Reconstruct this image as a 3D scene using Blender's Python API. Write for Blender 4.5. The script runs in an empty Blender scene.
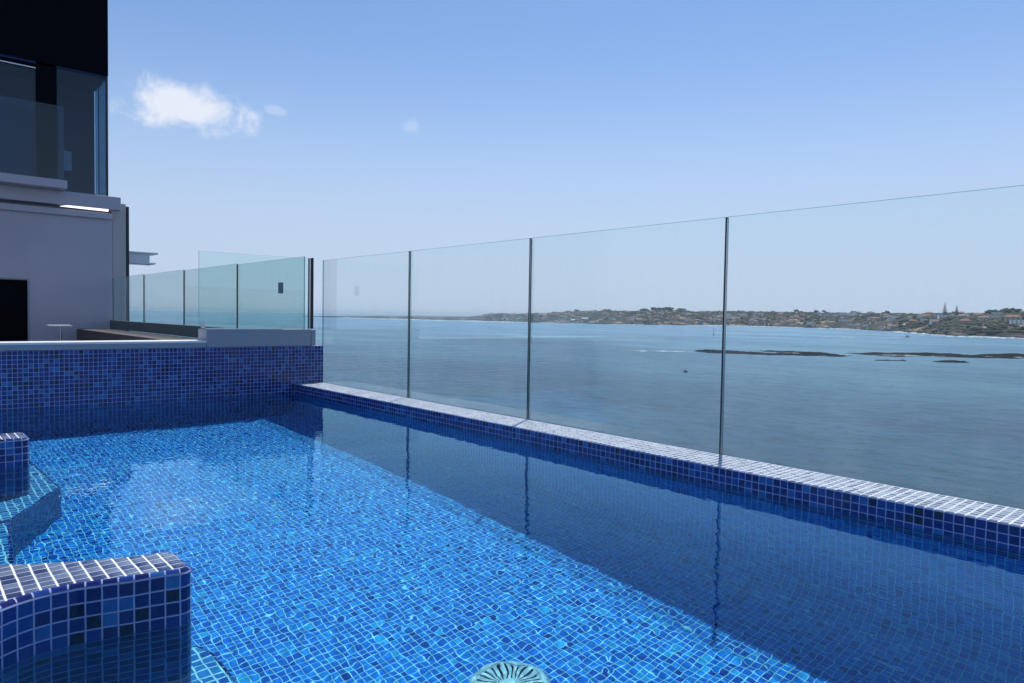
import bpy, math, random
import numpy as np
from mathutils import Vector, Matrix

random.seed(7)
rng = np.random.default_rng(11)
SC = bpy.context.scene
C = SC.collection
R = math.radians

# ------------------------------------------------------------------ camera
EYE = 0.70                      # eye above the pool's water (z = 0)
YAW, PITCH, ROLL, FPX = 0.72425, -0.036617, 0.016683, 692.71
cam_d = bpy.data.cameras.new("camera")
cam = bpy.data.objects.new("camera", cam_d)
C.objects.link(cam)
f = Vector((math.sin(YAW) * math.cos(PITCH), math.cos(YAW) * math.cos(PITCH), math.sin(PITCH)))
r0 = Vector((math.cos(YAW), -math.sin(YAW), 0))
u0 = r0.cross(f)
r = r0 * math.cos(ROLL) + u0 * math.sin(ROLL)
u = u0 * math.cos(ROLL) - r0 * math.sin(ROLL)
mw = Matrix((r, u, -f)).transposed().to_4x4()
mw.translation = (0, 0, EYE)
cam.matrix_world = mw
cam_d.sensor_width = 36.0
cam_d.lens = FPX / 1024 * 36.0
cam_d.clip_start = 0.02
cam_d.clip_end = 80000
SC.camera = cam

# ------------------------------------------------------------------ light
SUN_EL = R(65)
SUN_AZ = R(59)                  # from +Y towards +X
sun_dir = Vector((math.sin(SUN_AZ) * math.cos(SUN_EL), math.cos(SUN_AZ) * math.cos(SUN_EL), math.sin(SUN_EL)))
sl = bpy.data.lights.new("sun", 'SUN')
sl.energy = 4.2
sl.angle = R(0.53)
sl.color = (1.0, 0.96, 0.90)
sun = bpy.data.objects.new("sun", sl)
sun.rotation_euler = sun_dir.to_track_quat('Z', 'Y').to_euler()
sun.location = (10, 6, 20)
C.objects.link(sun)
sl.cycles.is_caustics_light = True

world = bpy.data.worlds.new("World")
SC.world = world
world.use_nodes = True
WN, WL = world.node_tree.nodes, world.node_tree.links
WN.clear()


class NT:
    """tiny helper for building node trees"""
    def __init__(s, tree):
        s.t = tree
    def n(s, typ, ins=None, **kw):
        nd = s.t.nodes.new(typ)
        for k, v in kw.items():
            setattr(nd, k, v)
        for k, v in (ins or {}).items():
            if isinstance(v, bpy.types.NodeSocket):
                s.t.links.new(v, nd.inputs[k])
            else:
                nd.inputs[k].default_value = v
        return nd
    def m(s, op, a, b=None, c=None, clamp=False):
        nd = s.n('ShaderNodeMath', operation=op)
        nd.use_clamp = clamp
        for i, v in enumerate((a, b, c)):
            if v is None:
                continue
            if isinstance(v, bpy.types.NodeSocket):
                s.t.links.new(v, nd.inputs[i])
            else:
                nd.inputs[i].default_value = v
        return nd.outputs[0]
    def ramp(s, fac, pts, interp='LINEAR'):
        nd = s.n('ShaderNodeValToRGB', {0: fac})
        cr = nd.color_ramp
        cr.interpolation = interp
        while len(cr.elements) < len(pts):
            cr.elements.new(0.5)
        for e, (p, c) in zip(cr.elements, pts):
            e.position = p
            e.color = (*c, 1) if len(c) == 3 else c
        return nd.outputs[0]
    def mix(s, fac, a, b):
        nd = s.n('ShaderNodeMix', data_type='RGBA')
        for i, v in ((0, fac), (6, a), (7, b)):
            if isinstance(v, bpy.types.NodeSocket):
                s.t.links.new(v, nd.inputs[i])
            else:
                nd.inputs[i].default_value = (*v, 1) if isinstance(v, tuple) and len(v) == 3 else v
        return nd.outputs[2]


w = NT(world.node_tree)
sky = w.n('ShaderNodeTexSky')
sky.sky_type = 'NISHITA'
sky.sun_disc = False
sky.sun_elevation = SUN_EL
sky.sun_rotation = SUN_AZ
sky.altitude = 10
sky.air_density = 1.0
sky.dust_density = 0.3
sky.ozone_density = 3.0
# one small cumulus puff and two wisps, masked around their own sky directions
tc = w.n('ShaderNodeTexCoord')
dirv = tc.outputs['Generated']
skycol = sky.outputs[0]
cloud_mask = None
for (cd, wx, wy, scl, dens, seed) in (((0.2700, 0.9270, 0.2540), 0.084, 0.036, 22, 1.0, 3.1),
                                      ((0.3696, 0.8912, 0.2631), 0.020, 0.008, 40, 0.28, 8.7),
                                      ((0.5275, 0.8097, 0.2571), 0.016, 0.012, 45, 0.24, 5.2)):
    c = Vector(cd).normalized()
    rt = c.cross(Vector((0, 0, 1))).normalized()
    up = rt.cross(c)
    # tilt the long axis slightly down to the right
    rt2 = (rt - up * 0.10).normalized()
    up2 = rt2.cross(c).normalized()
    dx = w.n('ShaderNodeVectorMath', {0: dirv, 1: rt2}, operation='DOT_PRODUCT').outputs['Value']
    dy = w.n('ShaderNodeVectorMath', {0: dirv, 1: up2}, operation='DOT_PRODUCT').outputs['Value']
    dz = w.n('ShaderNodeVectorMath', {0: dirv, 1: c}, operation='DOT_PRODUCT').outputs['Value']
    ex = w.m('DIVIDE', dx, wx)
    ey = w.m('DIVIDE', dy, wy)
    rr = w.m('SQRT', w.m('ADD', w.m('MULTIPLY', ex, ex), w.m('MULTIPLY', ey, ey)))
    off = w.n('ShaderNodeVectorMath', {0: dirv, 1: (seed, seed * .7, 0)}, operation='ADD').outputs[0]
    nz = w.n('ShaderNodeTexNoise', {'Vector': off, 'Scale': scl, 'Detail': 9.0, 'Roughness': 0.62, 'Distortion': 0.35}).outputs[0]
    v = w.m('SUBTRACT', w.m('ADD', w.m('MULTIPLY', w.m('SUBTRACT', nz, 0.5), 2.0), 1.0), rr)
    mr = w.n('ShaderNodeMapRange', {0: v, 1: 0.0, 2: 0.75, 3: 0.0, 4: dens})
    mr.interpolation_type = 'SMOOTHSTEP'
    mk = w.m('MULTIPLY', mr.outputs[0], w.m('GREATER_THAN', dz, 0.5))
    cloud_mask = mk if cloud_mask is None else w.m('MAXIMUM', cloud_mask, mk)
SKY_TINT = (0.97, 1.05, 1.15)
# pale marine haze low in the sky
elev = w.n('ShaderNodeSeparateXYZ', {0: dirv}).outputs[2]
hz_f = w.n('ShaderNodeMapRange', {0: elev, 1: 0.0, 2: 0.42, 3: 0.92, 4: 0.0})
hz_f.interpolation_type = 'SMOOTHERSTEP'
skycol = w.mix(hz_f.outputs[0], skycol, (4.5, 5.0, 6.0))
tint = w.n('ShaderNodeMix', {0: 1.0}, data_type='RGBA', blend_type='MULTIPLY')
WL.new(skycol, tint.inputs[6])
tint.inputs[7].default_value = (*SKY_TINT, 1)
cloudy = w.mix(w.m('MULTIPLY', cloud_mask, 0.92), tint.outputs[2], (7.0, 7.35, 8.1))
bg = w.n('ShaderNodeBackground', {0: cloudy, 1: 0.12})
wo = w.n('ShaderNodeOutputWorld', {0: bg.outputs[0]})

SC.view_settings.view_transform = 'Standard'
SC.view_settings.look = 'None'
SC.view_settings.gamma = 1.0
SC.view_settings.exposure = 0.0
SC.view_settings.use_curve_mapping = False
cy = SC.cycles
cy.use_adaptive_sampling = True
cy.adaptive_threshold = 0.02
cy.use_denoising = True
cy.max_bounces = 12
cy.diffuse_bounces = 3
cy.glossy_bounces = 4
cy.transmission_bounces = 8
cy.transparent_max_bounces = 24
cy.sample_clamp_indirect = 4.0
cy.sample_clamp_direct = 0.0
cy.caustics_reflective = False
cy.caustics_refractive = True
cy.blur_glossy = 0.3

# ------------------------------------------------------------------ helpers
def tag(o, label=None, cat=None, group=None, kind=None):
    if label: o["label"] = label
    if cat: o["category"] = cat
    if group: o["group"] = group
    if kind: o["kind"] = kind
    return o


def link(name, me, mat=None, parent=None, smooth=False):
    o = bpy.data.objects.new(name, me)
    C.objects.link(o)
    if mat is not None:
        for mm in (mat if isinstance(mat, (list, tuple)) else [mat]):
            me.materials.append(mm)
    if parent is not None:
        o.parent = parent
    if smooth:
        me.polygons.foreach_set("use_smooth", [True] * len(me.polygons))
    return o


def empty(name, loc=(0, 0, 0), rz=0.0):
    o = bpy.data.objects.new(name, None)
    o.location = loc
    o.rotation_euler[2] = rz
    o.empty_display_size = 0.1
    C.objects.link(o)
    return o


class MB:
    """mesh builder: verts, faces, loop uvs, material index"""
    def __init__(s):
        s.v, s.f, s.uv, s.mi = [], [], [], []
    def face(s, pts, uv=None, mi=0):
        k = len(s.v)
        s.v += [tuple(p) for p in pts]
        s.f.append(tuple(range(k, k + len(pts))))
        s.uv.append(uv or [(0, 0)] * len(pts))
        s.mi.append(mi)
    def box(s, a, b, mi=0, uvm=False, edge_mi=None, thin=None):
        (x0, y0, z0), (x1, y1, z1) = a, b
        fs = [
            ([(x0, y0, z0), (x1, y0, z0), (x1, y0, z1), (x0, y0, z1)], 'y'),
            ([(x1, y1, z0), (x0, y1, z0), (x0, y1, z1), (x1, y1, z1)], 'y'),
            ([(x0, y1, z0), (x0, y0, z0), (x0, y0, z1), (x0, y1, z1)], 'x'),
            ([(x1, y0, z0), (x1, y1, z0), (x1, y1, z1), (x1, y0, z1)], 'x'),
            ([(x0, y0, z1), (x1, y0, z1), (x1, y1, z1), (x0, y1, z1)], 'z'),
            ([(x0, y1, z0), (x1, y1, z0), (x1, y0, z0), (x0, y0, z0)], 'z')]
        for pts, ax in fs:
            if ax == 'x': uv = [(p[1], p[2]) for p in pts]
            elif ax == 'y': uv = [(p[0], p[2]) for p in pts]
            else: uv = [(p[0], p[1]) for p in pts]
            m_ = mi
            if edge_mi is not None and ax != thin: m_ = edge_mi
            s.face(pts, uv, m_)
        return s
    def tube(s, pts, rad, n=8, mi=0, cap=True):
        pts = [Vector(p) for p in pts]
        rads = rad if isinstance(rad, (list, tuple)) else [rad] * len(pts)
        rings = []
        for i, p in enumerate(pts):
            d = (pts[min(i + 1, len(pts) - 1)] - pts[max(i - 1, 0)]).normalized()
            a = d.orthogonal().normalized() if abs(d.z) < 0.9 else Vector((1, 0, 0))
            a = (a - d * a.dot(d)).normalized()
            b = d.cross(a)
            rings.append([p + (a * math.cos(2 * math.pi * k / n) + b * math.sin(2 * math.pi * k / n)) * rads[i] for k in range(n)])
        for i in range(len(rings) - 1):
            for k in range(n):
                s.face([rings[i][k], rings[i][(k + 1) % n], rings[i + 1][(k + 1) % n], rings[i + 1][k]], None, mi)
        if cap:
            s.face(list(reversed(rings[0])), None, mi)
            s.face(rings[-1], None, mi)
        return s
    def build(s, name, mat, parent=None, smooth=False, merge=True):
        me = bpy.data.meshes.new(name)
        me.from_pydata(s.v, [], s.f)
        uvl = me.uv_layers.new(name="UVMap")
        uvl.data.foreach_set("uv", [c for poly in s.uv for p in poly for c in p])
        me.polygons.foreach_set("material_index", s.mi)
        me.update()
        if merge:
            import bmesh
            bm = bmesh.new()
            bm.from_mesh(me)
            bmesh.ops.remove_doubles(bm, verts=bm.verts, dist=1e-5)
            bm.to_mesh(me)
            bm.free()
        return link(name, me, mat, parent, smooth)


def bevel(o, wd=0.004, seg=2):
    md = o.modifiers.new("bevel", 'BEVEL')
    md.width = wd
    md.segments = seg
    md.limit_method = 'ANGLE'
    return o


# ------------------------------------------------------------------ materials
def newmat(name):
    m = bpy.data.materials.new(name)
    m.use_nodes = True
    m.node_tree.nodes.clear()
    t = NT(m.node_tree)
    out = t.n('ShaderNodeOutputMaterial')
    return m, t, out


def plain(name, col, rough=0.6, metal=0.0, var=0.12, scale=3.0, bump=0.0, bscale=60.0, spec=0.5):
    m, t, out = newmat(name)
    tc = t.n('ShaderNodeTexCoord').outputs['Object']
    nz = t.n('ShaderNodeTexNoise', {'Vector': tc, 'Scale': scale, 'Detail': 6.0, 'Roughness': 0.6}).outputs[0]
    k = t.m('ADD', t.m('MULTIPLY', t.m('SUBTRACT', nz, 0.5), var * 2), 1.0)
    colr = t.n('ShaderNodeVectorMath', {0: col, 'Scale': k}, operation='SCALE').outputs[0]
    p = t.n('ShaderNodeBsdfPrincipled', {'Base Color': colr, 'Roughness': rough, 'Metallic': metal, 'Specular IOR Level': spec})
    if bump:
        bz = t.n('ShaderNodeTexNoise', {'Vector': tc, 'Scale': bscale, 'Detail': 4.0}).outputs[0]
        bp = t.n('ShaderNodeBump', {'Strength': bump, 'Distance': 0.01, 'Height': bz})
        t.t.links.new(bp.outputs[0], p.inputs['Normal'])
    t.t.links.new(p.outputs[0], out.inputs[0])
    return m


TP = 0.030   # mosaic pitch


def mosaic(name, stops, grout, grout_w=0.055, rough=0.16, tilt=0.35, pillow=0.0, pitch=TP, gy=None):
    m, t, out = newmat(name)
    uv = t.n('ShaderNodeUVMap').outputs[0]
    sc = t.n('ShaderNodeVectorMath', {0: uv, 'Scale': 1 / pitch}, operation='SCALE').outputs[0]
    # hand-laid sheets: slightly wandering joints
    wob = t.n('ShaderNodeTexNoise', {'Vector': uv, 'Scale': 9.0, 'Detail': 2.0}).outputs[1]
    wo_ = t.n('ShaderNodeVectorMath', {0: t.n('ShaderNodeVectorMath', {0: wob, 1: (.5, .5, .5)}, operation='SUBTRACT').outputs[0], 'Scale': 0.16}, operation='SCALE').outputs[0]
    sc = t.n('ShaderNodeVectorMath', {0: sc, 1: wo_}, operation='ADD').outputs[0]
    fl = t.n('ShaderNodeVectorMath', {0: sc}, operation='FLOOR').outputs[0]
    fr = t.n('ShaderNodeVectorMath', {0: sc, 1: fl}, operation='SUBTRACT').outputs[0]
    wn = t.n('ShaderNodeTexWhiteNoise', {'Vector': fl}, noise_dimensions='2D')
    rnd, rcol = wn.outputs['Value'], wn.outputs['Color']
    base = t.ramp(rnd, stops, 'CONSTANT')
    # inside each glass tile a little cloudiness
    gz = t.n('ShaderNodeTexNoise', {'Vector': uv, 'Scale': 90.0, 'Detail': 3.0}).outputs[0]
    base = t.n('ShaderNodeVectorMath', {0: base, 'Scale': t.m('ADD', t.m('MULTIPLY', gz, 0.7), 0.65)}, operation='SCALE').outputs[0]
    sp = t.n('ShaderNodeSeparateXYZ', {0: fr})
    ax = t.m('ABSOLUTE', t.m('SUBTRACT', sp.outputs[0], 0.5))
    ay = t.m('ABSOLUTE', t.m('SUBTRACT', sp.outputs[1], 0.5))
    mx = t.m('MAXIMUM', ax, ay if gy is None else t.m('SUBTRACT', ay, gy))
    gm = t.n('ShaderNodeMapRange', {0: mx, 1: 0.5 - grout_w - 0.025, 2: 0.5 - grout_w + 0.01, 3: 0.0, 4: 1.0}).outputs[0]
    dirt = t.n('ShaderNodeTexNoise', {'Vector': uv, 'Scale': 6.0, 'Detail': 5.0}).outputs[0]
    gcol = t.n('ShaderNodeVectorMath', {0: grout, 'Scale': t.m('ADD', t.m('MULTIPLY', dirt, 0.6), 0.7)}, operation='SCALE').outputs[0]
    col = t.mix(gm, base, gcol)
    sc2 = t.n('ShaderNodeSeparateXYZ', {0: rcol})
    hx = t.m('MULTIPLY', t.m('SUBTRACT', sp.outputs[0], 0.5), t.m('SUBTRACT', sc2.outputs[0], 0.5))
    hy = t.m('MULTIPLY', t.m('SUBTRACT', sp.outputs[1], 0.5), t.m('SUBTRACT', sc2.outputs[1], 0.5))
    surf = t.n('ShaderNodeTexNoise', {'Vector': uv, 'Scale': 55.0, 'Detail': 2.0}).outputs[0]
    h = t.m('ADD', t.m('MULTIPLY', t.m('ADD', hx, hy), tilt), t.m('MULTIPLY', surf, 0.10))
    h = t.m('SUBTRACT', h, t.m('MULTIPLY', gm, 0.22))
    if pillow:
        h = t.m('SUBTRACT', h, t.m('MULTIPLY', t.m('ADD', t.m('POWER', ax, 2.5), t.m('POWER', ay, 2.5)), pillow))
    bp = t.n('ShaderNodeBump', {'Strength': 0.55, 'Distance': 0.006, 'Height': h})
    rg = t.m('ADD', t.m('MULTIPLY', gm, 0.5), rough)
    p = t.n('ShaderNodeBsdfPrincipled', {'Base Color': col, 'Roughness': rg, 'Normal': bp.outputs[0], 'IOR': 1.5})
    t.t.links.new(p.outputs[0], out.inputs[0])
    return m


NAVY = [(0.0, (0.005, 0.010, 0.11)), (0.28, (0.006, 0.014, 0.145)), (0.52, (0.007, 0.023, 0.19)),
        (0.68, (0.010, 0.045, 0.23)), (0.80, (0.018, 0.095, 0.31)), (0.90, (0.002, 0.003, 0.035)), (0.95, (0.026, 0.13, 0.35))]
AZUR = [(0.0, (0.007, 0.155, 0.60)), (0.26, (0.005, 0.115, 0.52)), (0.46, (0.009, 0.195, 0.66)),
        (0.66, (0.014, 0.25, 0.70)), (0.80, (0.004, 0.07, 0.40)), (0.93, (0.03, 0.36, 0.70)), (0.98, (0.003, 0.03, 0.26))]
GLARE = [(0.0, (0.20, 0.24, 0.34)), (0.25, (0.09, 0.12, 0.22)), (0.45, (0.32, 0.36, 0.44)), (0.75, (0.05, 0.07, 0.16)), (0.88, (0.15, 0.19, 0.30))]  # paler parapet-top tiles: grazing sun glare put into the colour
PALE = [(0.0, (0.10, 0.14, 0.24)), (0.3, (0.06, 0.09, 0.19)), (0.6, (0.15, 0.20, 0.30)), (0.85, (0.035, 0.055, 0.14))]  # paler wall tops: reflected sky and whitish film both put into the colour
M = {}
M['mosaic_wall'] = mosaic('mosaic_wall', NAVY, (0.34, 0.39, 0.62), grout_w=0.045)
M['mosaic_floor'] = mosaic('mosaic_floor', AZUR, (0.45, 0.78, 0.86), grout_w=0.05, pitch=0.0262)
M['mosaic_top'] = mosaic('mosaic_top', PALE, (0.80, 0.82, 0.84), grout_w=0.060, rough=0.22, tilt=0.9, pillow=2.2, gy=0.042)
STEP = [(0.0, (0.02, 0.15, 0.44)), (0.3, (0.03, 0.20, 0.50)), (0.6, (0.012, 0.09, 0.34)), (0.85, (0.05, 0.26, 0.54))]
M['mosaic_step'] = mosaic('mosaic_step', STEP, (0.62, 0.84, 0.88), grout_w=0.07)
M['mosaic_glare'] = mosaic('mosaic_glare', GLARE, (0.88, 0.89, 0.90), grout_w=0.10, rough=0.38, tilt=0.9, pillow=2.5)
M['grey_render'] = plain('grey_render', (0.50, 0.465, 0.53), 0.85, var=0.16, scale=1.2, bump=0.15)
M['grey_plinth'] = plain('grey_plinth', (0.34, 0.35, 0.39), 0.8, var=0.10, scale=4, bump=0.1)
M['white_stone'] = plain('white_stone', (0.80, 0.80, 0.78), 0.45, var=0.06, scale=9)
M['beige_render'] = plain('beige_render', (0.52, 0.46, 0.46), 0.85, var=0.08, scale=2)
M['deck'] = plain('deck', (0.11, 0.09, 0.09), 0.75, var=0.18, scale=5, bump=0.1)
M['black_panel'] = plain('black_panel', (0.003, 0.004, 0.007), 0.8, var=0.2, scale=1.5, spec=0.08)
M['dark_room'] = plain('dark_room', (0.018, 0.045, 0.11), 0.8, var=0.25, scale=2.0, spec=0.2)
M['black_metal'] = plain('black_metal', (0.012, 0.012, 0.014), 0.35, metal=0.0, var=0.1)
M['steel'] = plain('steel', (0.55, 0.56, 0.58), 0.22, metal=1.0, var=0.08, scale=20)
M['white_paint'] = plain('white_paint', (0.78, 0.79, 0.80), 0.5, var=0.05)
M['seal'] = plain('seal', (0.02, 0.025, 0.03), 0.4)
M['plastic_white'] = plain('plastic_white', (0.62, 0.66, 0.66), 0.35, var=0.15, scale=30)
M['concrete'] = plain('concrete', (0.35, 0.34, 0.33), 0.85, var=0.15, scale=0.6)


def pane_mat(name, tintc, refl=1.0, ior=1.5, salt=0.04):
    """thin architectural glass: straight-through tint plus a mirror reflection"""
    m, t, out = newmat(name)
    fr = t.n('ShaderNodeFresnel', {'IOR': ior})
    tr = t.n('ShaderNodeBsdfTransparent', {0: (*tintc, 1)})
    gl = t.n('ShaderNodeBsdfGlossy', {0: (0.9, 0.95, 0.95, 1), 'Roughness': 0.0})
    mx = t.n('ShaderNodeMixShader', {0: t.m('MULTIPLY', fr.outputs[0], refl), 1: tr.outputs[0], 2: gl.outputs[0]})
    if salt:
        tc = t.n('ShaderNodeNewGeometry').outputs['Position']
        st = t.n('ShaderNodeMapping', {'Vector': tc, 'Scale': (1, 3.0, 0.8)}).outputs[0]
        a_ = t.n('ShaderNodeTexNoise', {'Vector': st, 'Scale': 1.6, 'Detail': 5.0, 'Roughness': 0.65}).outputs[0]
        b_ = t.n('ShaderNodeTexVoronoi', {'Vector': tc, 'Scale': 34.0}).outputs[0]
        spots = t.n('ShaderNodeMapRange', {0: b_, 1: 0.10, 2: 0.02, 3: 0.0, 4: 0.10}).outputs[0]
        film = t.n('ShaderNodeMapRange', {0: a_, 1: 0.42, 2: 0.75, 3: 0.004, 4: salt}).outputs[0]
        df = t.n('ShaderNodeBsdfTranslucent', {0: (0.9, 0.93, 0.95, 1)})
        mx = t.n('ShaderNodeMixShader', {0: t.m('ADD', film, t.m('MULTIPLY', spots, a_)), 1: mx.outputs[0], 2: df.outputs[0]})
    t.t.links.new(mx.outputs[0], out.inputs[0])
    return m


M['pane'] = pane_mat('pane', (0.965, 0.99, 0.985), 0.22)
M['pane_teal'] = pane_mat('pane_teal', (0.905, 0.975, 0.965), 0.3)
M['pane_dark'] = pane_mat('pane_dark', (0.64, 0.78, 0.88), 0.8)
M['pane_edge'] = pane_mat('pane_edge', (0.26, 0.46, 0.46), 0.3, salt=0)

# ------------------------------------------------------------------ the pool
XI, XO, ZC = 2.589, 2.838, 0.076     # parapet wall: inner face, outer face, top
YB, ZT = 5.766, 0.406                # far tiled wall: face, top
FZ = -1.0                          # pool floor
CR = 0.20                            # cove radius
X_L, Y_N = -2.6, -2.4                # left and near ends of the basin


def receiver(o):
    o.cycles.is_caustics_receiver = True
    return o


def sweep(profile, a, b, axis, mat, name, u0=0.0, parent=None):
    """profile [(h, z)] swept along an axis from a to b; uv = (along, arc length)"""
    mb = MB()
    s = u0
    for (p, q) in zip(profile[:-1], profile[1:]):
        L = math.hypot(q[0] - p[0], q[1] - p[1])
        if axis == 'y':
            pts = [(p[0], a, p[1]), (p[0], b, p[1]), (q[0], b, q[1]), (q[0], a, q[1])]
        else:
            pts = [(a, p[0], p[1]), (b, p[0], p[1]), (b, q[0], q[1]), (a, q[0], q[1])]
        mb.face(pts, [(a, s), (b, s), (b, s + L), (a, s + L)])
        s += L
    return mb


def cove(x, z, r, sx, n=8):
    """quarter circle from the wall (x, z + r) down to the floor (x + sx * r, z)"""
    return [(x + sx * (r - r * math.cos(k / n * math.pi / 2)), z + r - r * math.sin(k / n * math.pi / 2)) for k in range(n + 1)]


# round the nose of the parapet a little: top corner radius 6 mm
nose = [(XI + 0.005 * (1 - math.sin(a)), ZC - 0.005 * (1 - math.cos(a))) for a in (0.0, math.pi / 6, math.pi / 3, math.pi / 2)]
prof = [(XO, -1.6), (XO, ZC)] + nose + [(XI, -0.10)] + cove(XI, FZ, CR, -1)
mb = sweep(prof, Y_N, YB + 0.25, 'y', None, '', u0=-(1.6 + ZC) - (XO - XI) )
for k, fc in enumerate(mb.f):
    zc_ = sum(mb.v[i][2] for i in fc) / 4
    if k == 1: mb.mi[k] = 1
    elif zc_ < -0.1 and k > 4: mb.mi[k] = 2  # azure below water: light scattered in the water put into the tile colour
pw = mb.build('parapet_wall', [M['mosaic_wall'], M['mosaic_glare'], M['mosaic_floor']])
tag(pw, "long low pool parapet tiled in navy mosaic under the glass fence", "pool wall")
receiver(pw)
# face orientation is irrelevant for the tiles, but keep normals consistent
prof = [(YB + 0.25, ZT), (YB, ZT)] + cove(YB, FZ, CR, -1)
mb = sweep(prof, X_L, 2.842, 'x', None, '', u0=-0.25)
mb.face([(2.842, YB, ZT), (2.842, YB + 0.25, ZT), (2.842, YB + 0.25, -1.6), (2.842, YB, -1.6)],
        [(0, 0), (0.25, 0), (0.25, -2), (0, -2)])
ew = mb.build('end_wall', M['mosaic_wall'])
tag(ew, "tall navy mosaic wall closing the far end of the pool", "pool wall")
receiver(ew)
mb = MB()
mb.face([(X_L, Y_N, FZ), (XI - CR, Y_N, FZ), (XI - CR, YB - CR, FZ), (X_L, YB - CR, FZ)],
        [(X_L, Y_N), (XI - CR, Y_N), (XI - CR, YB - CR), (X_L, YB - CR)])
fl = receiver(mb.build('pool_floor', M['mosaic_floor']))
tag(fl, kind='structure')
# near and left ends of the basin (behind and beside the camera)
mb = MB()
mb.box((X_L - 0.3, Y_N - 0.3, -1.6), (XO, Y_N, 0.10))
o = receiver(mb.build('near_wall', M['mosaic_wall']))
tag(o, "navy mosaic wall at the near end of the pool behind the viewer", "pool wall")
mb = MB()
mb.box((X_L - 0.3, Y_N, -1.6), (X_L, YB, 0.10))
o = receiver(mb.build('side_wall', M['mosaic_wall']))
tag(o, "navy mosaic wall along the left side of the pool", "pool wall")


def rounded_slab(outline, z0, z1, name, mat, rtop=0.012, uv_off=0.0, mat_top=None, side_uv=True):
    """closed vertical prism from an outline [(x, y)] with a small rounded top edge"""
    n = len(outline)
    P = [Vector((x, y)) for x, y in outline]
    A = sum(P[i].x * P[(i + 1) % n].y - P[(i + 1) % n].x * P[i].y for i in range(n))
    if A < 0:
        P.reverse()
    nrm = []
    for i in range(n):
        d1 = (P[i] - P[i - 1]).normalized(); d2 = (P[(i + 1) % n] - P[i]).normalized()
        t_ = (d1 + d2).normalized()
        nrm.append(Vector((t_.y, -t_.x)) / max(0.5, t_.dot(d1)))
    steps = [(0.0, z0), (0.0, z1 - rtop)] + [(rtop * (1 - math.cos(a)), z1 - rtop + rtop * math.sin(a)) for a in (R(30), R(60), R(90))]
    s = [0.0]
    for i in range(n):
        s.append(s[-1] + (P[(i + 1) % n] - P[i]).length)
    mb = MB()
    rings = []
    for ins, z in steps:
        rings.append([(P[i].x - nrm[i].x * ins, P[i].y - nrm[i].y * ins, z) for i in range(n)])
    ul = [z0 - z1 + .010, -rtop + .010, -rtop * .6 + .010, -rtop * .3 + .010, .010]
    for j in range(len(rings) - 1):
        for i in range(n):
            k = (i + 1) % n
            mb.face([rings[j][i], rings[j][k], rings[j + 1][k], rings[j + 1][i]],
                    [(s[i] + uv_off, ul[j]), (s[i + 1] + uv_off, ul[j]), (s[i + 1] + uv_off, ul[j + 1]), (s[i] + uv_off, ul[j + 1])])
    top = rings[-1]
    mb.face(top, [(p[0], p[1] + 0.017) for p in top], 1 if mat_top else 0)
    return mb.build(name, [mat, mat_top] if mat_top else mat)


def arc(cx, cy, r, a0, a1, n=10):
    return [(cx + r * math.cos(R(a0 + (a1 - a0) * k / n)), cy + r * math.sin(R(a0 + (a1 - a0) * k / n))) for k in range(n + 1)]


# near arm: front face Y 1.635, back face Y 1.83, tip X 0.485, turning towards the viewer at the left
near_out = ([(-0.40, 2.25), (0.02, 2.03), (0.10, 1.965), (0.163, 1.916), (0.217, 1.874), (0.31, 1.826), (0.40, 1.788)] + arc(0.448, 1.735, 0.042, 75, 0, 6) +
            arc(0.462, 1.645, 0.028, 0, -100, 5) + [(0.34, 1.645), (0.27, 1.662)] + arc(0.235, 1.50, 0.165, 88, 175, 14) + [(0.062, 1.35), (0.05, 0.7), (-0.40, 0.7)])
na = receiver(rounded_slab(near_out, FZ, 0.125, 'curved_wall', M['mosaic_wall'], mat_top=M['mosaic_top']))
tag(na, "nearest low mosaic wall curving out of the water at the bottom left", "pool wall")
far_out = ([(-0.5, 3.93), (0.395, 3.90)] + arc(0.395, 3.865, 0.035, 80, 0, 4) + arc(0.395, 3.745, 0.035, 0, -90, 4) + [(-0.5, 3.72)])
fa = receiver(rounded_slab(far_out, FZ, 0.125, 'stub_wall', M['mosaic_wall'], mat_top=M['mosaic_top']))
tag(fa, "small rounded mosaic wall stub standing in the water at the far left", "pool wall")
# submerged benches; navy sides carry the risers' shade in their tile colour
o = receiver(rounded_slab([(-2.55, 3.38), (0.33, 3.38), (0.555, 3.79), (0.50, 4.6), (0.30, 5.0), (-2.55, 5.1)], FZ + .002, -0.56, 'bench_step', M['mosaic_wall'], mat_top=M['mosaic_step']))
tag(o, "submerged mosaic bench around the far wall stub", "pool step")
o = receiver(rounded_slab([(-2.55, 2.06), (0.215, 2.06), (0.325, 3.37), (-2.55, 3.37)], FZ + .002, -0.563, 'lower_step', M['mosaic_wall'], mat_top=M['mosaic_step']))
tag(o, "lower submerged mosaic step in front of the far bench", "pool step")
o = receiver(rounded_slab([(-2.5, 2.05), (0.52, 2.05)] + arc(0.52, 1.93, 0.12, 90, 0, 6) + [(0.665, 1.5), (0.665, -0.4), (-2.5, -0.4)], FZ + .002, -0.56, 'bench_step', M['mosaic_wall'], mat_top=M['mosaic_step']))
tag(o, "submerged mosaic bench around the nearest curved wall", "pool step")

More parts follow.
